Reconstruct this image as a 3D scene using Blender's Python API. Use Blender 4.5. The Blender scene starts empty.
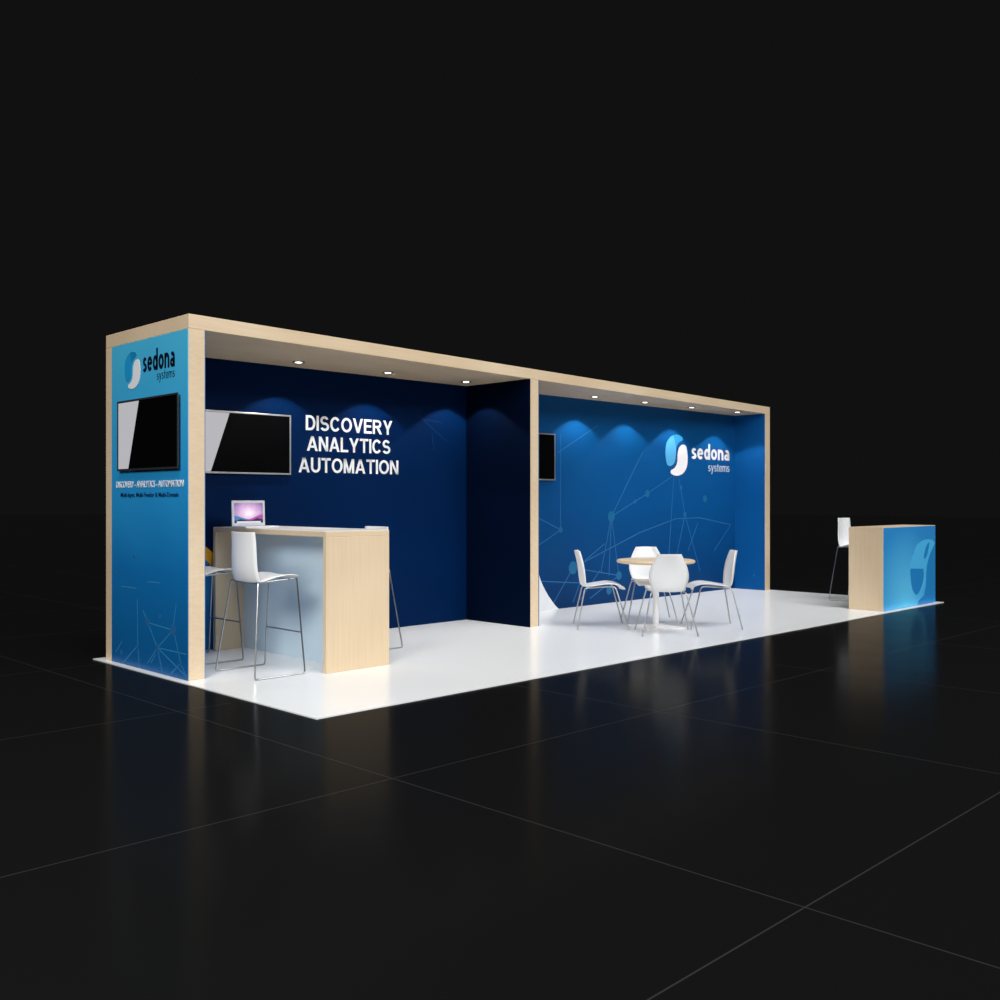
import bpy, bmesh, math, random
from mathutils import Vector, Matrix

S = bpy.context.scene
COL = S.collection
# ------------------------------------------------------------------ camera
cd = bpy.data.cameras.new('camera'); cam = bpy.data.objects.new('camera', cd); COL.objects.link(cam)
cam.location = (-3.6882, -5.3396, 1.40)
cam.rotation_euler = (math.radians(90), 0, 0.7844 - math.pi/2)
cd.sensor_width = 36.0; cd.lens = 35.93; cd.shift_y = -0.0004
cd.clip_start = 0.05; cd.clip_end = 500
S.camera = cam
# ------------------------------------------------------------------ world, light, exposure
w = bpy.data.worlds.new('hall_darkness'); S.world = w; w.use_nodes = True
w.node_tree.nodes['Background'].inputs[0].default_value = (0.0056, 0.0056, 0.0056, 1)
w.node_tree.nodes['Background'].inputs[1].default_value = 1.0
S.view_settings.view_transform = 'Standard'; S.view_settings.look = 'None'
S.view_settings.exposure = 0.0; S.view_settings.gamma = 1.0; S.view_settings.use_curve_mapping = False

def area_lamp(name, loc, target, size, power, color=(1, 1, 1), size_y=None, spread=180):
    l = bpy.data.lights.new(name, 'AREA'); l.energy = power; l.color = color
    l.shape = 'RECTANGLE'; l.size = size; l.size_y = size_y or size; l.spread = math.radians(spread)
    o = bpy.data.objects.new(name, l); COL.objects.link(o); o.location = loc
    o.rotation_euler = (Vector(target) - Vector(loc)).to_track_quat('-Z', 'Y').to_euler()
    return o
# unseen hall lamp from the front; side fill added to brighten left-facing surfaces
area_lamp('unseen_hall_lamp_front', (5.5, -8.5, 6.5), (5.2, 1.5, 0.8), 7.0, 620, (1.0, 0.99, 0.97), 3.0)
area_lamp('added_side_fill', (-7.5, -3.5, 5.5), (1.0, 2.2, 1.0), 3.0, 700, (1.0, 0.98, 0.95), 3.0)
sl = bpy.data.lights.new('added_overhead_sun', 'SUN'); sl.energy = 2.5; sl.angle = math.radians(40); sl.color = (0.99, 1.0, 1.0)  # unseen soft sun, added to light the far floor evenly
so = bpy.data.objects.new('added_overhead_sun', sl); COL.objects.link(so); so.location = (5, -2, 9)
so.rotation_euler = (-Vector((-.18, -.44, .88))).to_track_quat('-Z', 'Y').to_euler()

# ------------------------------------------------------------------ helpers
def tag(o, label=None, cat=None, group=None, kind=None):
    if label: o['label'] = label
    if cat: o['category'] = cat
    if group: o['group'] = group
    if kind: o['kind'] = kind
    return o
def thing(name, label, cat, loc=(0, 0, 0), rz=0, group=None):
    o = bpy.data.objects.new(name, None); COL.objects.link(o)
    o.location = loc; o.rotation_euler = (0, 0, rz); o.empty_display_size = 0.2
    return tag(o, label, cat, group)
def nb(): return bmesh.new()
def link(name, bm, mats, parent=None, smooth=False, bevel=0, label=None, recalc=True):
    me = bpy.data.meshes.new(name)
    if recalc: bmesh.ops.recalc_face_normals(bm, faces=bm.faces[:])
    bm.to_mesh(me); bm.free()
    for m in (mats if isinstance(mats, (list, tuple)) else [mats]): me.materials.append(m)
    o = bpy.data.objects.new(name, me); COL.objects.link(o)
    if parent: o.parent = parent
    if smooth:
        for p in me.polygons: p.use_smooth = True
        me.set_sharp_from_angle(angle=math.radians(40))
    if bevel:
        b = o.modifiers.new('bevel', 'BEVEL'); b.width = bevel; b.segments = 2; b.limit_method = 'ANGLE'
    if label: o['label'] = label
    return o
def box(bm, x0, x1, y0, y1, z0, z1, mi=0):
    v = [bm.verts.new(p) for p in ((x0,y0,z0),(x1,y0,z0),(x1,y1,z0),(x0,y1,z0),(x0,y0,z1),(x1,y0,z1),(x1,y1,z1),(x0,y1,z1))]
    for f in ((0,3,2,1),(4,5,6,7),(0,1,5,4),(1,2,6,5),(2,3,7,6),(3,0,4,7)):
        bm.faces.new([v[i] for i in f]).material_index = mi
def prism(bm, pts, z0, z1, mi=0):
    """pts: plan outline (x, y); extruded from z0 to z1"""
    a = [bm.verts.new((x, y, z0)) for x, y in pts]; b = [bm.verts.new((x, y, z1)) for x, y in pts]
    n = len(pts)
    bm.faces.new(a[::-1]).material_index = mi; bm.faces.new(b).material_index = mi
    for i in range(n):
        bm.faces.new((a[i], a[(i+1) % n], b[(i+1) % n], b[i])).material_index = mi
def slab(bm, pts, plane, c0, c1, mi=0):
    """outline in a vertical plane: plane 'y' takes (x, z), plane 'x' takes (y, z); thickness from c0 to c1"""
    mk = (lambda a, b, c: (a, c, b)) if plane == 'y' else (lambda a, b, c: (c, a, b))
    A = [bm.verts.new(mk(p[0], p[1], c0)) for p in pts]; B = [bm.verts.new(mk(p[0], p[1], c1)) for p in pts]
    n = len(pts)
    bm.faces.new(A).material_index = mi; bm.faces.new(B[::-1]).material_index = mi
    for i in range(n):
        bm.faces.new((A[i], B[i], B[(i+1) % n], A[(i+1) % n])).material_index = mi
def line_slab(bm, x0, z0, x1, z1, wd, plane, c0, c1, mi=0):
    d = Vector((x1-x0, z1-z0)); L = d.length or 1; n = Vector((-d.y, d.x)) / L * wd / 2
    slab(bm, [(x0+n.x, z0+n.y), (x1+n.x, z1+n.y), (x1-n.x, z1-n.y), (x0-n.x, z0-n.y)], plane, c0, c1, mi)
def disc_slab(bm, x, z, r, plane, c0, c1, mi=0, n=16):
    slab(bm, [(x + r*math.cos(2*math.pi*i/n), z + r*math.sin(2*math.pi*i/n)) for i in range(n)], plane, c0, c1, mi)
def smooth_path(pts, it=2):
    for _ in range(it):
        q = [pts[0]]
        for a, b in zip(pts, pts[1:]):
            a, b = Vector(a), Vector(b); q += [a.lerp(b, .25), a.lerp(b, .75)]
        q.append(pts[-1]); pts = q
    return [Vector(p) for p in pts]
def round_corners(pts, r, n=5):
    pts = [Vector(p) for p in pts]; out = [pts[0]]
    for a, b, c in zip(pts, pts[1:], pts[2:]):
        p = b + (a-b).normalized()*min(r, (a-b).length/2); q = b + (c-b).normalized()*min(r, (c-b).length/2)
        for i in range(n+1):
            t = i/n; out.append(p*(1-t)**2 + b*2*t*(1-t) + q*t*t)
    out.append(pts[-1]); return out
def tube(bm, pts, r, seg=10, mi=0):
    pts = [Vector(p) for p in pts]; rings = []
    up = None
    for i, p in enumerate(pts):
        d = ((pts[min(i+1, len(pts)-1)] - pts[max(i-1, 0)])).normalized()
        if up is None:
            up = Vector((0, 0, 1)) if abs(d.z) < .9 else Vector((1, 0, 0))
        up = (up - d*up.dot(d)).normalized(); s = d.cross(up)
        rr = r[i] if isinstance(r, (list, tuple)) else r
        rings.append([bm.verts.new(p + (up*math.cos(2*math.pi*k/seg) + s*math.sin(2*math.pi*k/seg))*rr) for k in range(seg)])
    for a, b in zip(rings, rings[1:]):
        for k in range(seg):
            bm.faces.new((a[k], a[(k+1) % seg], b[(k+1) % seg], b[k])).material_index = mi
    bm.faces.new(rings[0][::-1]).material_index = mi; bm.faces.new(rings[-1]).material_index = mi
def lathe(bm, prof, cx=0, cy=0, n=48, mi=0):
    rings = []
    for r, z in prof:
        rings.append([bm.verts.new((cx + r*math.cos(2*math.pi*k/n), cy + r*math.sin(2*math.pi*k/n), z)) for k in range(n)])
    for a, b in zip(rings, rings[1:]):
        for k in range(n):
            bm.faces.new((a[k], a[(k+1) % n], b[(k+1) % n], b[k])).material_index = mi
    bm.faces.new(rings[0][::-1]).material_index = mi; bm.faces.new(rings[-1]).material_index = mi
def copy_tree(o, parent=None):
    c = o.copy(); COL.objects.link(c)
    if parent: c.parent = parent
    for ch in [x for x in bpy.data.objects if x.parent == o]: copy_tree(ch, c)
    return c

# ------------------------------------------------------------------ materials
def mat(name, color, rough=0.5, metal=0.0, spec=0.5, emit=None, es=0, coat=0):
    m = bpy.data.materials.new(name); m.use_nodes = True; b = m.node_tree.nodes['Principled BSDF']
    b.inputs['Base Color'].default_value = (*color, 1); b.inputs['Roughness'].default_value = rough
    b.inputs['Metallic'].default_value = metal; b.inputs['Specular IOR Level'].default_value = spec
    b.inputs['Coat Weight'].default_value = coat
    if emit: b.inputs['Emission Color'].default_value = (*emit, 1); b.inputs['Emission Strength'].default_value = es
    # a light grain so no surface is perfectly uniform
    nt = m.node_tree; tc = nt.nodes.new('ShaderNodeTexCoord'); n = nt.nodes.new('ShaderNodeTexNoise')
    n.inputs['Scale'].default_value = 60; mr = nt.nodes.new('ShaderNodeMapRange')
    mr.inputs['To Min'].default_value = max(0.0, rough-0.03); mr.inputs['To Max'].default_value = min(1, rough+0.03)
    nt.links.new(tc.outputs['Object'], n.inputs['Vector']); nt.links.new(n.outputs['Fac'], mr.inputs['Value'])
    nt.links.new(mr.outputs['Result'], b.inputs['Roughness'])
    return m
def srgb(r, g, b):
    f = lambda c: (c/255/12.92) if c/255 <= .04045 else ((c/255+.055)/1.055)**2.4
    return (f(r), f(g), f(b))
def wood(name, stretch):
    m = bpy.data.materials.new(name); m.use_nodes = True; nt = m.node_tree; b = nt.nodes['Principled BSDF']
    tc = nt.nodes.new('ShaderNodeTexCoord'); mp = nt.nodes.new('ShaderNodeMapping'); mp.inputs['Scale'].default_value = stretch
    n = nt.nodes.new('ShaderNodeTexNoise'); n.inputs['Scale'].default_value = 3.0; n.inputs['Detail'].default_value = 6; n.inputs['Distortion'].default_value = .4
    n2 = nt.nodes.new('ShaderNodeTexNoise'); n2.inputs['Scale'].default_value = 0.9; n2.inputs['Detail'].default_value = 2
    mix = nt.nodes.new('ShaderNodeMath'); mix.operation = 'MULTIPLY_ADD'; mix.inputs[1].default_value = .6
    cr = nt.nodes.new('ShaderNodeValToRGB')
    cr.color_ramp.elements[0].position = .35; cr.color_ramp.elements[0].color = (*srgb(204, 180, 146), 1)
    cr.color_ramp.elements[1].position = .95; cr.color_ramp.elements[1].color = (*srgb(228, 208, 180), 1)
    nt.links.new(tc.outputs['Object'], mp.inputs['Vector']); nt.links.new(mp.outputs['Vector'], n.inputs['Vector'])
    nt.links.new(tc.outputs['Object'], n2.inputs['Vector'])
    nt.links.new(n.outputs['Fac'], mix.inputs[0]); nt.links.new(n2.outputs['Fac'], mix.inputs[2])
    sc = nt.nodes.new('ShaderNodeMath'); sc.operation = 'MULTIPLY'; sc.inputs[1].default_value = .8
    nt.links.new(mix.outputs[0], sc.inputs[0]); nt.links.new(sc.outputs[0], cr.inputs['Fac'])
    nt.links.new(cr.outputs['Color'], b.inputs['Base Color']); b.inputs['Roughness'].default_value = .45
    b.inputs['Specular IOR Level'].default_value = .3
    return m
def zgrad(name, stops, rough=.4, axis='Z', lo=0, hi=2.7, spec=.4, noise=0.06):
    """print with a gradient along one object axis; stops: (position, colour)"""
    m = bpy.data.materials.new(name); m.use_nodes = True; nt = m.node_tree; b = nt.nodes['Principled BSDF']
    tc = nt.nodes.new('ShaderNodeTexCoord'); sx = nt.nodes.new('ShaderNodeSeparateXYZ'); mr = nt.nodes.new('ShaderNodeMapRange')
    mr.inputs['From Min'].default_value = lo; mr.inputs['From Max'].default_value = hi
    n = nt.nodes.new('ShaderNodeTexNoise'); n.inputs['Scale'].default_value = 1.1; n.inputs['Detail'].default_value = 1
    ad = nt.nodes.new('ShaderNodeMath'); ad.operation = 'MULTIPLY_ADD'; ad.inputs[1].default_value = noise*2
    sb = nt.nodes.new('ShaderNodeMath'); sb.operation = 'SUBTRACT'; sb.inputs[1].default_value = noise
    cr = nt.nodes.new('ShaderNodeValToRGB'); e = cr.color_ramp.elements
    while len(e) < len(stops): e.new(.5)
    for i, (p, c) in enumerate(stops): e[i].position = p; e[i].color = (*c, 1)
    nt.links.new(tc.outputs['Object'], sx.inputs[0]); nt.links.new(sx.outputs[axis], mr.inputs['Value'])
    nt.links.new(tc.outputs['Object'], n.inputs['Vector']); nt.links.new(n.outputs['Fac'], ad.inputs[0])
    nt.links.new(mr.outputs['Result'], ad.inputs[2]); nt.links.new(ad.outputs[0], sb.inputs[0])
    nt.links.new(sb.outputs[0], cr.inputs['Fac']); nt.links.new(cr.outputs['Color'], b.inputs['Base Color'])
    b.inputs['Roughness'].default_value = rough; b.inputs['Specular IOR Level'].default_value = spec
    return m
W_H = wood('light_oak_lengthwise', (.5, 6, 30)); W_V = wood('light_oak_upright', (30, 30, .6)); W_P = wood('light_oak_post', (6, 6, 18))
NAVY = mat('navy_print', (.0003, .013, .064), .5, spec=.04)
NAVY_D = mat('deep_navy_print', (.0003, .0035, .016), .6, spec=.02)
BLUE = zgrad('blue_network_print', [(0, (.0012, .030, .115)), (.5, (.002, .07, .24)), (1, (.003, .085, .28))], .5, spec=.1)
BLUE_R = mat('plain_blue_print', (.002, .08, .28), .5, spec=.1)
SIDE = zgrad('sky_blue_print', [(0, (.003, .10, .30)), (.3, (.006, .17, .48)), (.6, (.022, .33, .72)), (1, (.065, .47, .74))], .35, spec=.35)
LINE = mat('pale_blue_print_line', (.02, .13, .33), .5, spec=.2)
FAINT = mat('faint_navy_print_line', (.004, .03, .10), .5, spec=.1)
NODE = mat('teal_print_dot', (.010, .12, .27), .5, spec=.2)
SLINE = mat('light_print_line', (.04, .24, .50), .5, spec=.2)
WHITEP = mat('white_print', (.80, .82, .85), .5, spec=.2)
INKBLK = mat('black_print', (.003, .006, .018), .5, spec=.2)
INKNAVY = mat('dark_blue_print', (.004, .04, .13), .5, spec=.2)
SKY = mat('logo_sky_blue', (.09, .40, .70), .5, spec=.2)
SKYD = mat('logo_shaded_blue', (.03, .27, .55), .5, spec=.2)
TEAL = mat('logo_teal_blue', (.012, .30, .62), .5, spec=.2)
ORANGE = mat('orange_print', (.75, .36, .02), .5, spec=.2)
MIDBLUE = mat('mid_blue_print', (.012, .17, .48), .45, spec=.2)
CARPETW = mat('white_gloss_platform', (.79, .80, .81), .22, spec=.35)
WHITE = mat('white_plastic', (.75, .76, .78), .32, spec=.4)
GLOSSW = mat('gloss_white_panel', (.64, .79, .88), .13, spec=.6)
TOP_REFL = mat('white_top_reflection', (.80, .81, .80), .25)  # white colour in place of the reflection on the oak bar top
CHROME = mat('chrome', (.40, .41, .42), .32, 1.0)
DMETAL = mat('dark_grey_metal', (.10, .105, .11), .4, .8)
SILVER = mat('silver_metal', (.55, .56, .58), .35, .8)
SCR_BLACK = mat('black_screen', (.0015, .0015, .002), .3, spec=.06)
SCR_WEDGE = mat('screen_painted_reflection', (.02, .02, .02), .3, spec=.3, emit=(.50, .50, .53), es=.9)  # pale glow painted as a reflection on the dark screen
LAMP = mat('lit_lamp', (1, 1, 1), .5, emit=(1, .97, .9), es=6)
RING = mat('lamp_trim_metal', (.25, .25, .24), .35, .9)
LAPW = mat('white_laptop_plastic', (.75, .76, .80), .35)
def emis(name, c, s=1): return mat(name, (.02, .02, .02), .4, spec=.2, emit=c, es=s)

# ------------------------------------------------------------------ hall floor: glossy black tiles
fm = bpy.data.materials.new('black_gloss_tiles'); fm.use_nodes = True; nt = fm.node_tree; b = nt.nodes['Principled BSDF']
tc = nt.nodes.new('ShaderNodeTexCoord'); sx = nt.nodes.new('ShaderNodeSeparateXYZ'); nt.links.new(tc.outputs['Object'], sx.inputs[0])
outs = []
for ax, off in (('X', 0.505), ('Y', 1.395)):
    a = nt.nodes.new('ShaderNodeMath'); a.operation = 'ADD'; a.inputs[1].default_value = off + 2.255*40
    d = nt.nodes.new('ShaderNodeMath'); d.operation = 'PINGPONG'; d.inputs[1].default_value = 2.255/2
    l = nt.nodes.new('ShaderNodeMath'); l.operation = 'LESS_THAN'; l.inputs[1].default_value = .0035
    nt.links.new(sx.outputs[ax], a.inputs[0]); nt.links.new(a.outputs[0], d.inputs[0]); nt.links.new(d.outputs[0], l.inputs[0]); outs.append(l)
mx = nt.nodes.new('ShaderNodeMath'); mx.operation = 'MAXIMUM'; nt.links.new(outs[0].outputs[0], mx.inputs[0]); nt.links.new(outs[1].outputs[0], mx.inputs[1])
n = nt.nodes.new('ShaderNodeTexNoise'); n.inputs['Scale'].default_value = 2.2; n.inputs['Detail'].default_value = 4
nt.links.new(tc.outputs['Object'], n.inputs['Vector'])
m1 = nt.nodes.new('ShaderNodeMapRange'); m1.inputs['To Min'].default_value = .12; m1.inputs['To Max'].default_value = .20
nt.links.new(n.outputs['Fac'], m1.inputs['Value']); nt.links.new(m1.outputs['Result'], b.inputs['Roughness'])
cm = nt.nodes.new('ShaderNodeMix'); cm.data_type = 'RGBA'; cm.inputs['A'].default_value = (.0053, .0053, .0054, 1); cm.inputs['B'].default_value = (.024, .024, .024, 1)
nt.links.new(mx.outputs[0], cm.inputs['Factor']); nt.links.new(cm.outputs['Result'], b.inputs['Base Color'])
b.inputs['IOR'].default_value = 1.031
bm = nb(); v = [bm.verts.new(p) for p in ((-60, -40, -.008), (80, -40, -.008), (80, 90, -.008), (-60, 90, -.008))]; bm.faces.new(v)
tag(link('floor', bm, fm, recalc=False), kind='structure')

# ------------------------------------------------------------------ platform
bm = nb(); box(bm, 0, 10.25, 0, 3.405, -.008, 0)
tag(link('booth_platform', bm, CARPETW), 'low glossy white rectangular platform lying under the booth on the black hall floor', 'platform')

# ------------------------------------------------------------------ booth
booth = thing('exhibition_booth', 'long light oak framed exhibition booth with blue printed walls and two open bays', 'exhibition booth', (0, 0, 0))
def fv(u): return 1.80 + (u - .066)*.0836
ZC, ZT = 2.724, 2.837
# measured spots on a wall, brought to the wall's own scale
KR = lambda L: tuple(1.0057*q + .079 if i % 2 == 0 else 1.013*q - .0035 for i, q in enumerate(L))
KL = lambda L: tuple(1.0145*q + .035 if i % 2 == 0 else 1.0173*q - .0095 for i, q in enumerate(L))
KS = lambda L: tuple(1.0163*q - .0107 if i % 2 == 0 else 1.0094*q - .0025 for i, q in enumerate(L))
# roof: its front edge runs at a slight angle to the back wall
bm = nb(); prism(bm, [(.066, fv(.066)), (10.261, fv(10.261)), (10.261, 3.289), (.066, 3.289)], ZC, ZT)
link('roof', bm, W_H, booth, bevel=.004)
# left side wall
bm = nb(); prism(bm, [(.066, fv(.066)), (.208, fv(.208)), (.208, 3.289), (.066, 3.289)], 0, ZC)
lw = link('side_wall', bm, W_P, booth, bevel=.003, label='left end wall with sky blue print and a screen on its outside')
# divider and right wall
bm = nb(); prism(bm, [(4.288, fv(4.288)), (4.436, fv(4.436)), (4.436, 3.17), (4.288, 3.17)], 0, ZC)
dv = link('divider_wall', bm, W_P, booth, bevel=.003)
bm = nb(); prism(bm, [(10.093, fv(10.093)), (10.261, fv(10.261)), (10.261, 3.289), (10.093, 3.289)], 0, ZC)
rw = link('side_wall', bm, W_P, booth, bevel=.003, label='right end wall, oak edged with plain blue inside')
# back wall core
bm = nb(); box(bm, .208, 10.093, 3.176, 3.289, 0, ZC)
bk = link('back_wall', bm, W_H, booth)
# printed panels
bm = nb(); box(bm, .208, 4.288, 3.17, 3.176, 0, ZC)
R0 = .925; R1 = .83; cx, cz = .39, .232
arc = lambda R, a0, a1, n=24: [(cx + R*math.cos(a0+(a1-a0)*i/n), cz + R*math.sin(a0+(a1-a0)*i/n)) for i in range(n+1)]
a_f0 = math.asin(-cz/R0); a_f1 = math.asin(-cz/R1); a_l0 = math.acos((.212-cx)/R0); a_l1 = math.acos((.212-cx)/R1)
slab(bm, [(.212, .001)] + arc(R1, a_f1, a_l1), 'y', 3.1685, 3.1702, 2)
o_ = arc(R0, a_f0, a_l0); i_ = arc(R1, a_f1, a_l1)
for k in range(24): slab(bm, [o_[k], o_[k+1], i_[k+1], i_[k]], 'y', 3.1685, 3.1702, 1)
for L in [(3.55, 2.34, 4.0, 2.05), (3.62, 2.30, 3.9, 2.28), (3.75, 2.15, 3.78, 1.95)]: line_slab(bm, *L, .008, 'y', 3.169, 3.1702, 3)
link('printed_panel', bm, [NAVY, ORANGE, MIDBLUE, FAINT], bk, label='navy printed panel with orange curve at its left foot')
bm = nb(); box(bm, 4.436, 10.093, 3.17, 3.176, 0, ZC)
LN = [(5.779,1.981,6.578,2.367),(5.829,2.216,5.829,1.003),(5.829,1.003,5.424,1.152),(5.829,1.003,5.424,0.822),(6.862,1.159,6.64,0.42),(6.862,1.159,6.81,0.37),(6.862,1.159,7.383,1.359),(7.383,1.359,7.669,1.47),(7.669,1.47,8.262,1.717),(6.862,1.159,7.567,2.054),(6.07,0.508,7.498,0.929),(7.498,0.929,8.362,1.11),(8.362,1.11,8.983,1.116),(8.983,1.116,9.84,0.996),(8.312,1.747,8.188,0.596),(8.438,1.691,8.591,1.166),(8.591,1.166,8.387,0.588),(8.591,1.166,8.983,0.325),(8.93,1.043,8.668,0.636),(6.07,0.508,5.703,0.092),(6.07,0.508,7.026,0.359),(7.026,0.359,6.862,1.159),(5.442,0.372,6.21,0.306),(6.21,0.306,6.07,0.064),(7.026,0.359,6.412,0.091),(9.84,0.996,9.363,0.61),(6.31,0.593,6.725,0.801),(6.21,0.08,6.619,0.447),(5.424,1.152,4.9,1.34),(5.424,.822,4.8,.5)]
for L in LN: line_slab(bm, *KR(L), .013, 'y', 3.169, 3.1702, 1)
for x, z, r in [(5.829,1.003,.04),(6.862,1.159,.075),(7.383,1.359,.03),(7.669,1.47,.055),(8.591,1.166,.04),(9.117,1.4,.055),(6.07,0.508,.085),(7.026,0.359,.06),(6.81,0.17,.055),(8.49,1.56,.035)]:
    disc_slab(bm, *KR((x, z)), r, 'y', 3.1682, 3.1702, 2)
slab(bm, [KR(q) for q in [(4.36, .004), (5.789, .004), (5.725, .05), (5.666, .107), (5.60, .175), (5.535, .254), (5.488, .32), (5.442, .40), (5.415, .472), (5.33, .66), (5.2, .86), (4.95, 1.1), (4.65, 1.26), (4.36, 1.35)]], 'y', 3.1678, 3.1702, 3)
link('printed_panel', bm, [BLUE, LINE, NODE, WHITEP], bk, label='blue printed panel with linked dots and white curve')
bm = nb(); box(bm, 4.282, 4.288, fv(4.2)+.004, 3.17, 0, ZC)
link('printed_panel', bm, NAVY_D, dv, label='plain navy panel on the side facing the bar')
bm = nb(); box(bm, 4.436, 4.442, fv(4.35)+.004, 3.17, 0, ZC)
link('printed_panel', bm, BLUE_R, dv)
bm = nb(); box(bm, 10.087, 10.093, fv(10.093)+.004, 3.17, 0, ZC); disc_slab(bm, 2.83, .22, .018, 'x', 10.0855, 10.0872, 1)
link('printed_panel', bm, [BLUE_R, LINE], rw)
bm = nb(); box(bm, .208, .214, fv(.2)+.004, 3.17, 0, ZC)
link('printed_panel', bm, MIDBLUE, lw, label='plain mid blue panel on the inner face')
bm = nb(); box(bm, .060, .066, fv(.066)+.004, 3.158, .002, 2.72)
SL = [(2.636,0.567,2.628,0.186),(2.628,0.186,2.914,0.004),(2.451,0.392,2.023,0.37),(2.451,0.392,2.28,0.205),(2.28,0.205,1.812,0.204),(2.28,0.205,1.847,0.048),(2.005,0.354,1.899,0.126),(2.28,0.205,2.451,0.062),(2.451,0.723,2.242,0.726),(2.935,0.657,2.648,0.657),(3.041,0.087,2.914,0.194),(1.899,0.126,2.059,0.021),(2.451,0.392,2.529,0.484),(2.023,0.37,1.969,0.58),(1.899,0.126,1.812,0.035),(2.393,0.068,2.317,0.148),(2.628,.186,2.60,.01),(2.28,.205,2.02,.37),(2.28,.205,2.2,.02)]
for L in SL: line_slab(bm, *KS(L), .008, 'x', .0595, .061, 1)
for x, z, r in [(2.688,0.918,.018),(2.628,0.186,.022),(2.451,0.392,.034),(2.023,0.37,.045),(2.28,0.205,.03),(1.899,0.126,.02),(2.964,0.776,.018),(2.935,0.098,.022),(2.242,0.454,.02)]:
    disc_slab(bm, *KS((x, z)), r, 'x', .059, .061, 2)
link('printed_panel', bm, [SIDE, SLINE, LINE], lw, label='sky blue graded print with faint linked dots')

# ---- lettering
def text_mesh(s, bold=0.0, space=1.0):
    c = bpy.data.curves.new('lettering', 'FONT'); c.body = s; c.size = 1; c.offset = bold; c.extrude = .01; c.space_character = space
    c.resolution_u = 4
    o = bpy.data.objects.new('lettering', c); COL.objects.link(o)
    dg = bpy.context.evaluated_depsgraph_get(); dg.update()
    me = bpy.data.meshes.new_from_object(o.evaluated_get(dg)); bpy.data.objects.remove(o); bpy.data.curves.remove(c)
    return me
def letter(s, parent, m, plane, c, a0, a1, z0, z1, bold=.02, space=1.0, depth=.004):
    """fit the text between a0..a1 along the wall and z0..z1 upwards; plane 'y' reads along +x, plane 'x' reads along -y"""
    me = text_mesh(s, bold, space); X = [v.co.x for v in me.vertices]; Y = [v.co.y for v in me.vertices]
    x0, x1, y0, y1 = min(X), max(X), min(Y), max(Y)
    for v in me.vertices:
        a = a0 + (v.co.x-x0)/(x1-x0)*(a1-a0); z = z0 + (v.co.y-y0)/(y1-y0)*(z1-z0); d = c - (depth if v.co.z > 0 else 0)
        v.co = (a, d, z) if plane == 'y' else (d, a, z)
    me.materials.clear(); me.materials.append(m); me.name = 'lettering'
    o = bpy.data.objects.new('lettering', me); COL.objects.link(o); o.parent = parent
    return o
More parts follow.
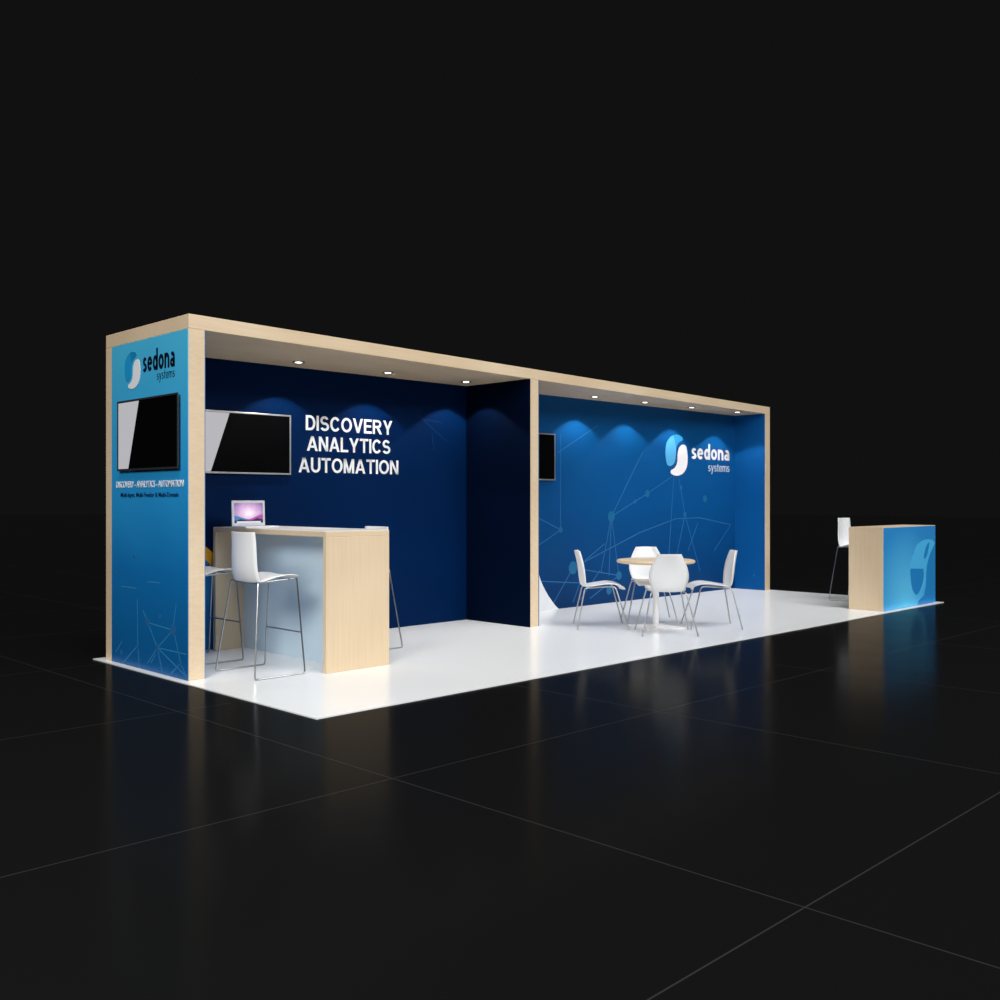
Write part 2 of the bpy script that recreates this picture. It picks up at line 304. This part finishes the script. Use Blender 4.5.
def glyph(ch, w):
    """outlines of one sans-serif letter: capitals are 1 high; small letters have x-height 1"""
    Q = []
    def box_(x0, x1, y0, y1): Q.append([(x0, y0), (x1, y0), (x1, y1), (x0, y1)])
    def dg(x0, y0, x1, y1, k=1.0):
        hw = w/2*math.sqrt(1 + ((x1-x0)/(y1-y0))**2)*k; Q.append([(x0-hw, y0), (x0+hw, y0), (x1+hw, y1), (x1-hw, y1)])
    def ring(x, y, rx, ry, a0=0, a1=360, wy=None):
        n = max(6, int(abs(a1-a0)/12)); wy = wy or w*.88
        for i in range(n):
            A = [math.radians(a0+(a1-a0)*j/n) for j in (i, i+1)]
            o_ = [(x+rx*math.cos(a), y+ry*math.sin(a)) for a in A]; n_ = [(x+(rx-w)*math.cos(a), y+(ry-wy)*math.sin(a)) for a in A]
            Q.append([o_[0], o_[1], n_[1], n_[0]])
    h = w*.86
    if ch == 'A': dg(w*.55, 0, .46, 1); dg(.92-w*.55, 0, .46, 1); box_(.24, .68, .21, .21+h*.9); W = .92
    elif ch == 'C': ring(.44, .5, .44, .5, 38, 322); W = .86
    elif ch == 'D': box_(0, w, 0, 1); box_(w, .36, 0, h); box_(w, .36, 1-h, 1); ring(.36, .5, .44, .5, -90, 90, h); W = .80
    elif ch == 'E': box_(0, w, 0, 1); box_(w, .70, 0, h); box_(w, .70, 1-h, 1); box_(w, .65, .5-h*.4, .5+h*.5); W = .71
    elif ch == 'I': box_(0, w, 0, 1); W = w
    elif ch == 'L': box_(0, w, 0, 1); box_(w, .67, 0, h); W = .67
    elif ch == 'M': box_(0, w, 0, 1); box_(.92-w, .92, 0, 1); dg(.46, 0, w*.62, 1, .9); dg(.46, 0, .92-w*.62, 1, .9); W = .92
    elif ch == 'N': box_(0, w, 0, 1); box_(.80-w, .80, 0, 1); dg(.80-w*.55, 0, w*.55, 1, .95); W = .80
    elif ch == 'O': ring(.47, .5, .47, .5); W = .94
    elif ch == 'R': box_(0, w, 0, 1); box_(w, .45, 1-h, 1); box_(w, .45, .42, .42+h); ring(.45, .71, .34, .29, -90, 90, h); dg(.86-w*.62, 0, .44, .46); W = .86
    elif ch == 'S': ring(.38, .71, .35, .29, 22, 270, h); ring(.40, .295, .37, .295, -158, 90, h); box_(.37, .41, .42, .42+h); W = .77
    elif ch == 'T': box_(.39-w/2, .39+w/2, 0, 1); box_(0, .78, 1-h, 1); W = .78
    elif ch == 'U': box_(0, w, .36, 1); box_(.79-w, .79, .36, 1); ring(.395, .37, .395, .37, 180, 360); W = .79
    elif ch == 'V': dg(.45, 0, w*.52, 1); dg(.45, 0, .90-w*.52, 1); W = .90
    elif ch == 'Y': box_(.44-w/2, .44+w/2, 0, .45); dg(.44, .38, w*.6, 1); dg(.44, .38, .88-w*.6, 1); W = .88
    elif ch == 's': ring(.38, .71, .34, .29, 25, 270, h); ring(.38, .295, .38, .295, -155, 90, h); W = .76
    elif ch == 'e': ring(.46, .5, .46, .5, 0, 318); box_(w*.5, .92-w*.3, .42, .42+h*.75); W = .92
    elif ch == 'd': ring(.44, .5, .44, .5); box_(.93-w, .93, 0, 1.46); W = .93
    elif ch == 'o': ring(.48, .5, .48, .5); W = .96
    elif ch == 'n': box_(0, w, 0, 1); ring(.45, .53, .45, .47, 0, 150); box_(.90-w, .90, 0, .54); W = .90
    elif ch == 'a': ring(.40, .30, .40, .30, wy=h*.85); box_(.84-w, .84, 0, .60); ring(.42, .58, .42, .42, 0, 130); W = .84
    elif ch == 'y': dg(.42, 0, w*.55, 1); dg(.26, -.42, .84-w*.55, 1); box_(.06, .28, -.42, -.42+h); W = .84
    elif ch == 't': box_(.14, .14+w, .14, 1.30); box_(0, .50, 1-h, 1); ring(.40, .26, .26, .26, 180, 290); W = .50
    elif ch == 'm': box_(0, w, 0, 1); ring(.38, .55, .38, .45, 0, 150); box_(.76-w, .76, 0, .56); ring(.38+.76-w, .55, .38, .45, 0, 150); box_(1.52-2*w, 1.52-w, 0, .56); W = 1.52-w
    return W, Q
def sign(s, parent, m, plane, c, a0, a1, zb, hgt, w=.19, gap=.12, depth=.002):
    """letters of height hgt (x-height for small letters) standing on zb, spread from a0 to a1"""
    x = 0; out = []
    for ch in s:
        W, Q = glyph(ch, w); out += [[(x+px, py) for px, py in q] for q in Q]; x += W + gap
    x -= gap; bm = nb(); k = (a1-a0)/x
    for i, q in enumerate(out):
        slab(bm, [(a0+px*k, zb+py*hgt) for px, py in q], plane, c-depth, c, 0)
    return link('lettering', bm, m, parent)
sign('DISCOVERY', bk, WHITEP, 'y', 3.17, *KL((1.997,))[:1], KL((3.097,))[0], 2.103, .152, .19, .10)
sign('ANALYTICS', bk, WHITEP, 'y', 3.17, KL((2.010,))[0], KL((3.070,))[0], 1.895, .150, .19, .09)
sign('AUTOMATION', bk, WHITEP, 'y', 3.17, KL((1.912,))[0], KL((3.180,))[0], 1.675, .152, .19, .095)
sign('sedona', bk, WHITEP, 'y', 3.17, 8.885, 9.928, 2.008, .166, .30, .14)
sign('systems', bk, WHITEP, 'y', 3.17, 9.335, 9.928, 1.832, .092, .15, .20)
sign('sedona', lw, INKBLK, 'x', .060, 2.563, 2.012, 2.448, .122, .30, .14)
sign('systems', lw, INKBLK, 'x', .060, 2.315, 2.012, 2.366, .052, .15, .20)
letter('DISCOVERY - ANALYTICS - AUTOMATION', lw, WHITEP, 'x', .060, 3.062, 1.868, 1.500, 1.555, .012)
letter('Multi-layer, Multi-Vendor & Multi-Domain', lw, INKNAVY, 'x', .060, 2.975, 1.950, 1.411, 1.459, .004)
# ---- the two comma shapes of the logo
LEAF = [(.14,.235),(.07,.27),(.025,.38),(.0,.54),(.012,.68),(.05,.79),(.13,.88),(.23,.945),(.36,.985),(.50,1.0),(.64,.985),(.75,.95),(.78,.905),(.735,.86),(.65,.84),(.57,.80),(.50,.73),(.465,.63),(.46,.50),(.44,.40),(.39,.31),(.30,.25),(.21,.23)]
CURL = [(.36,.985),(.50,1.0),(.64,.985),(.75,.95),(.78,.905),(.735,.86),(.65,.84),(.57,.80),(.50,.74),(.47,.66)]
def emblem(parent, plane, c, a0, a1, z0, z1, mats):
    f = lambda P: [(a0+(a1-a0)*x, z0+(z1-z0)*y) for x, y in P]
    bm = nb(); slab(bm, f(LEAF), plane, c-.003, c, 0); slab(bm, f([(1-x, 1-y) for x, y in LEAF]), plane, c-.003, c, 1)
    slab(bm, f(CURL), plane, c-.004, c-.0025, 2)
    return link('logo_emblem', bm, mats, parent)
emblem(bk, 'y', 3.17, 8.225, 8.788, 1.750, 2.352, [SKY, WHITEP, SKYD])
emblem(lw, 'x', .060, 2.90, 2.61, 2.328, 2.640, [TEAL, WHITEP, mat('logo_dark_teal', (.01, .22, .46), .5, spec=.2)])

# ------------------------------------------------------------------ downlights
def downlight(u, v, label, first=None):
    if first is None:
        t = thing('ceiling_downlight', label, 'ceiling light', (u, v, ZC), 0, 'recessed downlights in the booth ceiling')
        bm = nb(); n = 32
        prof = [(.036, -.001), (.058, -.001), (.062, -.004), (.060, -.008), (.040, -.008), (.036, -.006)]
        rings = [[bm.verts.new((r*math.cos(2*math.pi*k/n), r*math.sin(2*math.pi*k/n), z)) for k in range(n)] for r, z in prof]
        for i in range(len(rings)):
            a, b_ = rings[i], rings[(i+1) % len(rings)]
            for k in range(n): bm.faces.new((a[k], a[(k+1) % n], b_[(k+1) % n], b_[k]))
        link('trim_ring', bm, RING, t, smooth=True)
        bm = nb(); lathe(bm, [(.035, -.001), (.035, -.0055), (.028, -.0085)], n=24); link('lamp_lens', bm, LAMP, t)
    else:
        t = copy_tree(first); t.location = (u, v, ZC); t['label'] = label
    l = bpy.data.lights.new('downlight_beam', 'SPOT'); l.energy = 50; l.color = (1, .98, .95); l.spot_size = math.radians(106); l.spot_blend = .18; l.shadow_soft_size = .03
    o = bpy.data.objects.new('downlight_beam', l); COL.objects.link(o); o.location = (u, v, ZC-.012)
    return t
dl = [(1.73, 2.80, 'round recessed downlight nearest the big wall screen, above the bar'),
      (2.83, 2.81, 'round recessed downlight above the middle of the white three-line lettering'),
      (3.96, 2.83, 'round recessed downlight in the corner between navy wall and divider'),
      (6.23, 2.84, 'round recessed downlight nearest the divider in the lighter blue bay'),
      (7.28, 2.83, 'round recessed downlight over the far chair, left of the wall logo'),
      (8.36, 2.81, 'round recessed downlight directly above the blue and white wall logo'),
      (9.50, 2.76, 'round recessed downlight closest to the right end wall')]
d0 = None
for u, v, lab in dl:
    t = downlight(u, v, lab, d0); d0 = d0 or t

# ------------------------------------------------------------------ screens
def tv(loc, rz, label, frame_m):
    t = thing('wall_screen', label, 'screen', loc, rz, 'flat screens hung on the booth walls')   # local: x across, -y out of the wall, z up
    W, H, D, B = 1.078, .592, .036, .016
    bm = nb(); box(bm, -W/2+.03, W/2-.03, -.03, -.002, -H/2+.03, H/2-.03); link('back_housing', bm, DMETAL, t, bevel=.004)
    bm = nb()
    box(bm, -W/2, W/2, -D, -.028, H/2-B, H/2); box(bm, -W/2, W/2, -D, -.028, -H/2, -H/2+B)
    box(bm, -W/2, -W/2+B, -D, -.028, -H/2+B, H/2-B); box(bm, W/2-B, W/2, -D, -.028, -H/2+B, H/2-B)
    link('bezel', bm, frame_m, t, bevel=.002)
    bm = nb(); box(bm, -W/2+B, W/2-B, -D+.005, -.03, -H/2+B, H/2-B, 0)
    slab(bm, [(-W/2+B+.002, -H/2+B+.002), (-W/2+.205, -H/2+B+.002), (-W/2+.40, H/2-B-.002), (-W/2+B+.002, H/2-B-.002)], 'y', -D+.0045, -D+.006, 1)  # slanted wedge: the painted reflection, glowing by itself
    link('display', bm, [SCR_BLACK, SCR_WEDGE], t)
    return t
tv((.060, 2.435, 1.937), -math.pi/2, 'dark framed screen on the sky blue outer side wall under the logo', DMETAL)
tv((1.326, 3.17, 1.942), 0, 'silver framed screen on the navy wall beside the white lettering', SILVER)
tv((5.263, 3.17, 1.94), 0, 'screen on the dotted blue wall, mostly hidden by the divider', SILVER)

# ------------------------------------------------------------------ bar
bar = thing('bar_counter', 'tall light oak bar with white panel set back under its top, against the navy wall', 'bar counter', (.999, 1.31, 0))
BW, BL, BH, TK = .645, 1.80, 1.143, .045
bm = nb(); box(bm, 0, BW, 0, BL, BH-TK, BH); link('counter_top', bm, [W_H], bar, bevel=.003)
bm = nb(); box(bm, .004, BW-.004, .004, BL-.004, BH, BH+.003); link('top_reflection_sheet', bm, TOP_REFL, bar, label='white sheet standing in for the reflection on the counter top')  # thin white layer imitates the reflection seen on the top
bm = nb(); box(bm, 0, BW, 0, TK, 0, BH-TK); link('end_panel', bm, W_V, bar, bevel=.003)
bm = nb(); box(bm, 0, BW, BL-TK, BL, 0, BH-TK); link('end_panel', bm, W_V, bar, bevel=.003)
bm = nb(); box(bm, .29, .32, TK, BL-TK, 0, BH-TK); link('modesty_panel', bm, GLOSSW, bar, label='glossy pale blue-white panel')

# laptop
lap = thing('laptop', 'open white laptop with purple sunset on its screen standing on the bar', 'laptop', (1.178, 2.665, BH+.003))
bm = nb(); box(bm, -.172, .172, -.12, .12, 0, .014); bmesh.ops.recalc_face_normals(bm, faces=bm.faces[:])
base = link('base', bm, LAPW, lap, bevel=.004)
bm = nb()
for r in range(4):
    for k in range(12): box(bm, -.145+k*.0245, -.145+k*.0245+.021, -.02+r*.03, -.02+r*.03+.025, .014, .0155)
link('keyboard', bm, SILVER, base)
bm = nb(); box(bm, -.045, .045, -.10, -.04, .014, .0146); link('touchpad', bm, SILVER, base)
TL = math.radians(2)
def tilt(o):
    o.location = (0, .115, .014); o.rotation_euler = (-TL, 0, 0); return o
bm = nb(); box(bm, -.172, .172, 0, .008, 0, .232); lid = tilt(link('lid', bm, LAPW, lap, bevel=.004))
SUNSET = bpy.data.materials.new('sunset_picture'); SUNSET.use_nodes = True; nt = SUNSET.node_tree; b = nt.nodes['Principled BSDF']
tc = nt.nodes.new('ShaderNodeTexCoord'); mp = nt.nodes.new('ShaderNodeMapping'); mp.inputs['Location'].default_value = (0, 0, -.92); mp.inputs['Scale'].default_value = (5.5, 0, 8.0)
gr = nt.nodes.new('ShaderNodeTexGradient'); gr.gradient_type = 'SPHERICAL'; ns = nt.nodes.new('ShaderNodeTexNoise'); ns.inputs['Scale'].default_value = 22
ad = nt.nodes.new('ShaderNodeMath'); ad.operation = 'MULTIPLY_ADD'; ad.inputs[1].default_value = .35; sb = nt.nodes.new('ShaderNodeMath'); sb.operation = 'SUBTRACT'; sb.inputs[1].default_value = .15
cr = nt.nodes.new('ShaderNodeValToRGB'); e = cr.color_ramp.elements; e.new(.35); e.new(.65)
for i, (p_, c_) in enumerate([(0, (.22, .13, .36)), (.3, (.50, .30, .58)), (.62, (.80, .52, .78)), (.95, (1, .9, .98))]): e[i].position = p_; e[i].color = (*c_, 1)
nt.links.new(tc.outputs['Object'], mp.inputs[0]); nt.links.new(mp.outputs[0], gr.inputs[0]); nt.links.new(tc.outputs['Object'], ns.inputs['Vector'])
nt.links.new(ns.outputs['Fac'], ad.inputs[0]); nt.links.new(gr.outputs['Fac'], ad.inputs[2]); nt.links.new(ad.outputs[0], sb.inputs[0]); nt.links.new(sb.outputs[0], cr.inputs['Fac'])
nt.links.new(cr.outputs['Color'], b.inputs['Emission Color']); b.inputs['Emission Strength'].default_value = 1.0; b.inputs['Base Color'].default_value = (.02, .02, .02, 1)
PX0, PX1, PZ0, PZ1 = -.148, .148, .026, .208
bm = nb()
PW = PX1-PX0; PH = PZ1-PZ0
P = lambda L: [(PX0+PW*a, PZ0+PH*b_) for a, b_ in L]
slab(bm, P([(0,0),(1,0),(1,1),(0,1)]), 'y', -.001, 0, 0)
slab(bm, P([(0,0),(.5,0),(.5,.18),(.36,.22),(.2,.30),(0,.38)]), 'y', -.0019, -.0009, 3)
slab(bm, P([(.45,0),(1,0),(1,.42),(.85,.38),(.7,.28),(.56,.2),(.45,.16)]), 'y', -.0020, -.0009, 4)
slab(bm, P([(0,0),(1,0),(1,.16),(.8,.24),(.6,.12),(.42,.13),(.2,.2),(.08,.12),(0,.14)]), 'y', -.0023, -.0009, 5)
slab(bm, P([(.08,.0),(.92,.0),(.92,.085),(.08,.085)]), 'y', -.0026, -.0009, 6)
link('display', bm, [SUNSET, SUNSET, SUNSET, emis('picture_blue', (.06, .22, .50)), emis('picture_magenta', (.42, .08, .36)), emis('picture_dark', (.02, .015, .07)), emis('picture_dock', (.8, .8, .84))], lid)

# ------------------------------------------------------------------ shells for stools and chairs
def shell(name, prof, parent, wrap, dish, m, thick=.010):
    """prof: (x, z, half_width); lofted across y"""
    bm = nb(); NY = 12; rows = []
    # resample profile smoothly
    P = smooth_path([Vector(p) for p in prof], 2)
    L = len(P)
    for i, p in enumerate(P):
        d = (P[min(i+1, L-1)] - P[max(i-1, 0)]); d = Vector((d.x, 0, d.y)).normalized(); nrm = Vector((-d.z, 0, d.x))
        if nrm.z < 0 and abs(nrm.z) > .2: nrm = -nrm
        upness = abs(d.z)          # 1 on the back, 0 on the seat
        row = []
        for j in range(NY+1):
            s = -1 + 2*j/NY
            off = Vector((1, 0, 0))*wrap*upness*(abs(s)**2.2) + Vector((0, 0, 1))*dish*(1-upness)*(abs(s)**2.5)
            row.append(bm.verts.new(Vector((p.x, s*p.z, p.y)) + off))
        rows.append(row)
    for a, b_ in zip(rows, rows[1:]):
        for j in range(NY): bm.faces.new((a[j], a[j+1], b_[j+1], b_[j]))
    o = link(name, bm, m, parent, smooth=True)
    o.data.set_sharp_from_angle(angle=math.pi)
    sm = o.modifiers.new('thickness', 'SOLIDIFY'); sm.thickness = thick; sm.offset = 0
    return o

def make_stool(label):
    t = thing('bar_stool', label, 'bar stool', (0, 0, 0), 0, 'white shell bar stools on wire sled legs')   # faces local +x
    shell('seat_shell', [(.235,.768,.17),(.20,.782,.195),(.12,.787,.205),(.0,.775,.205),(-.07,.757,.202),(-.125,.742,.198),(-.165,.755,.195),(-.188,.81,.193),(-.196,.88,.190),(-.198,.98,.186),(-.200,1.07,.180),(-.205,1.142,.174)], t, .045, .010, WHITE)
    for s in (-1, 1):
        bm = nb(); tube(bm, round_corners([(-.145, s*.185, .745), (-.15, s*.205, .745), (-.237, s*.298, .008), (-.20, s*.298, .008)], .03), .0065, 8)
        link('leg', bm, CHROME, t, smooth=True)
        bm = nb(); tube(bm, round_corners([(.205, s*.205, .765), (.222, s*.298, .008), (.19, s*.298, .008)], .03), .0065, 8)
        link('leg', bm, CHROME, t, smooth=True)
        bm = nb(); tube(bm, [(-.20, s*.298, .008), (.19, s*.298, .008)], .0065, 8); link('floor_runner', bm, CHROME, t, smooth=True)
        bm = nb(); tube(bm, [(-.145, s*.185, .745), (-.02, s*.18, .750), (.19, s*.188, .762), (.205, s*.205, .765)], .0065, 8); link('seat_rail', bm, CHROME, t, smooth=True)
    k = (.765-.33)/(.765-.008)
    y = .205+(.298-.205)*k; x = .205+(.222-.205)*k
    bm = nb(); tube(bm, [(x, -y, .33), (x, y, .33)], .0065, 8); link('footrest', bm, CHROME, t, smooth=True)
    for xx, yy in ((-.13, .185), (.14, .2)):
        bm = nb(); tube(bm, [(xx, -yy, .738 if xx < 0 else .762), (xx, yy, .738 if xx < 0 else .762)], .006, 8); link('cross_bar', bm, CHROME, t, smooth=True)
    return t
s0 = make_stool('white bar stool fully in view before the open side of the bar'); s0.location = (.662, 1.737, 0)
def more_stool(loc, rz, label):
    c = copy_tree(s0); c.location = loc; c.rotation_euler = (0, 0, rz); c['label'] = label; return c
more_stool((.665, 2.684, 0), 0, 'white bar stool mostly hidden behind the left oak post')
more_stool((2.09, 2.262, 0), math.pi, 'white bar stool behind the bar, showing one slanted wire leg')
more_stool((9.64, .98, 0), -math.pi/2, 'white bar stool behind the small blue counter')

def make_chair(label):
    t = thing('side_chair', label, 'chair', (0, 0, 0), 0, 'white shell chairs around the round table')   # faces local +x
    shell('seat_shell', [(.212,.425,.15),(.192,.458,.185),(.14,.480,.20),(.06,.484,.205),(-.04,.472,.20),(-.12,.458,.19),(-.185,.450,.15),(-.218,.468,.165),(-.228,.52,.188),(-.235,.58,.204),(-.242,.64,.203),(-.252,.71,.185),(-.268,.78,.152),(-.284,.842,.118)], t, .05, .008, WHITE)
    for s in (-1, 1):
        bm = nb(); tube(bm, round_corners([(-.12, s*.16, .444), (-.185, s*.18, .444), (-.277, s*.285, .005)], .04), 0.0078, 10); link('leg', bm, CHROME, t, smooth=True)
        bm = nb(); tube(bm, round_corners([(.07, s*.17, .458), (.145, s*.18, .458), (.277, s*.285, .005)], .04), 0.0078, 10); link('leg', bm, CHROME, t, smooth=True)
        bm = nb(); tube(bm, [(-.12, s*.16, .444), (.07, s*.17, .458)], 0.0078, 10); link('seat_rail', bm, CHROME, t, smooth=True)
    return t
YAW = 0.7844
fw = Vector((math.cos(YAW), math.sin(YAW))); rt = Vector((math.sin(YAW), -math.cos(YAW))); C0 = Vector((cam.location.x, cam.location.y))
def cpt(X, Z):
    p = C0 + rt*(X*1.0145) + fw*(Z*1.0172); return (p.x, p.y, 0)
aR = math.atan2(rt.y, rt.x); aF = math.atan2(fw.y, fw.x)
chair = make_chair('white shell chair nearest the platform edge, its back to the viewer')
chair.location = cpt(1.710, 10.27); chair.rotation_euler = (0, 0, aF)
for X, Z, a, lab in [(1.088, 10.79, aR, 'white shell chair in profile nearest the divider post'),
                     (2.29, 10.80, aR+math.pi, 'white shell chair in profile nearest the right end wall'),
                     (1.70, 11.36, aF+math.pi, 'white shell chair behind the round table, facing the viewer')]:
    c = copy_tree(chair); c.location = cpt(X, Z); c.rotation_euler = (0, 0, a); c['label'] = lab

# round table
tb = thing('round_table', 'small round light wood table on a white pedestal between four white chairs', 'table', cpt(1.69, 10.80), aF)
bm = nb(); lathe(bm, [(.38, .70), (.418, .706), (.428, .718), (.428, .728), (.42, .738), (.405, .741)], n=64)
link('table_top', bm, W_V, tb, smooth=True)
bm = nb(); lathe(bm, [(.035, .02), (.035, .69), (.11, .695), (.11, .70)], n=24); link('pedestal', bm, WHITE, tb, smooth=True)
bm = nb()
for k in range(4):
    a = math.pi/4 + k*math.pi/2 + .35; d = Vector((math.cos(a), math.sin(a), 0)); n_ = Vector((-d.y, d.x, 0))
    q = []
    for r, hw, z in ((.0, .03, .032), (.33, .014, .010)):
        q += [bm.verts.new(d*r + n_*hw + Vector((0, 0, z))), bm.verts.new(d*r - n_*hw + Vector((0, 0, z))), bm.verts.new(d*r - n_*hw), bm.verts.new(d*r + n_*hw)]
    for f in ((0,1,2,3),(7,6,5,4),(0,4,5,1),(1,5,6,2),(2,6,7,3),(3,7,4,0)): bm.faces.new([q[i] for i in f])
link('pedestal_foot', bm, WHITE, tb)

# ------------------------------------------------------------------ small counter on the right
ct = thing('reception_counter', 'small oak counter with bright blue printed front at the far platform corner', 'counter', (0, 0, 0))
CU0, CU1, CV0, CV1, CH = 8.517, 10.159, .082, .531, 1.051
bm = nb(); box(bm, CU0, CU1, CV0, CV1, CH-.03, CH); link('counter_top', bm, W_H, ct, bevel=.002)
bm = nb(); box(bm, CU0, CU0+.03, CV0, CV1, 0, CH-.03); link('end_panel', bm, W_V, ct, bevel=.002)
bm = nb(); box(bm, CU1-.03, CU1, CV0, CV1, 0, CH-.03); link('end_panel', bm, W_V, ct, bevel=.002)
bm = nb(); box(bm, CU0+.03, CU1-.03, CV0+.01, CV0+.03, 0, CH-.03); link('front_board', bm, W_V, ct)
bm = nb(); box(bm, CU0+.03, CU1-.03, CV0+.20, CV1-.02, .45, .47); link('shelf', bm, W_V, ct)
cm_ = bpy.data.materials.new('counter_blue_print'); cm_.use_nodes = True; nt = cm_.node_tree; b = nt.nodes['Principled BSDF']
tc = nt.nodes.new('ShaderNodeTexCoord'); mp = nt.nodes.new('ShaderNodeMapping'); mp.vector_type = 'POINT'
mp.inputs['Location'].default_value = (-9.2, 0, -.05); gr = nt.nodes.new('ShaderNodeTexGradient'); gr.gradient_type = 'SPHERICAL'
cr = nt.nodes.new('ShaderNodeValToRGB'); e = cr.color_ramp.elements; e[0].color = (.03, .27, .66, 1); e[1].color = (.12, .60, .95, 1); e[1].position = .9
nt.links.new(tc.outputs['Object'], mp.inputs[0]); nt.links.new(mp.outputs[0], gr.inputs[0]); nt.links.new(gr.outputs['Fac'], cr.inputs['Fac']); nt.links.new(cr.outputs['Color'], b.inputs['Base Color'])
b.inputs['Roughness'].default_value = .35
bm = nb(); F0 = CV0
XR = CU1-.008
slab(bm, [(CU0+.012, .004), (XR, .004), (XR, CH-.006), (CU0+.012, CH-.006)], 'y', F0-.004, F0+.001, 0)
cl = lambda P: [(min(XR-.002, .9969*x + .1664), max(.006, 1.0117*z)) for x, z in P]
RINGP = [(9.314,.681),(9.35,.735),(9.398,.779),(9.46,.81),(9.546,.834),(9.63,.85),(9.718,.855),(9.82,.852),(9.916,.844),(10.0,.80),(10.001,.636),(9.784,.541),(9.697,.407),(9.684,.27),(9.62,.19),(9.54,.135),(9.482,.103),(9.40,.11),(9.335,.142),(9.27,.21),(9.232,.28),(9.205,.37),(9.199,.467),(9.21,.54),(9.232,.583),(9.27,.64)]
DARK = [(9.411,.006),(9.435,.04),(9.461,.062),(9.53,.085),(9.61,.111),(9.65,.15),(9.675,.201),(9.70,.27),(9.71,.337),(9.71,.42),(9.727,.509),(9.78,.60),(9.85,.677),(9.92,.74),(10.001,.794),(10.001,.083),(9.97,.03),(9.938,.0)]
OVAL = [(9.191,.493),(9.61,.472),(9.62,.42),(9.623,.376),(9.605,.32),(9.58,.276),(9.535,.22),(9.482,.179),(9.43,.15),(9.377,.142),(9.32,.165),(9.273,.21),(9.235,.265),(9.211,.332),(9.197,.41)]
LEAFC = [(9.632,.599),(9.63,.645),(9.645,.685),(9.67,.73),(9.71,.769),(9.755,.80),(9.806,.818),(9.80,.765),(9.771,.715),(9.75,.67),(9.718,.63),(9.68,.605)]
slab(bm, cl(RINGP), 'y', F0-.005, F0-.0035, 1); slab(bm, cl(DARK), 'y', F0-.0058, F0-.0035, 2)
slab(bm, cl(OVAL), 'y', F0-.0058, F0-.0035, 2); slab(bm, cl(LEAFC), 'y', F0-.0058, F0-.0035, 2)
link('printed_front', bm, [cm_, mat('logo_light_blue', (.08, .50, .88), .35), mat('logo_mid_blue', (.02, .24, .60), .35)], ct, label='bright blue print with large cropped curved emblem')
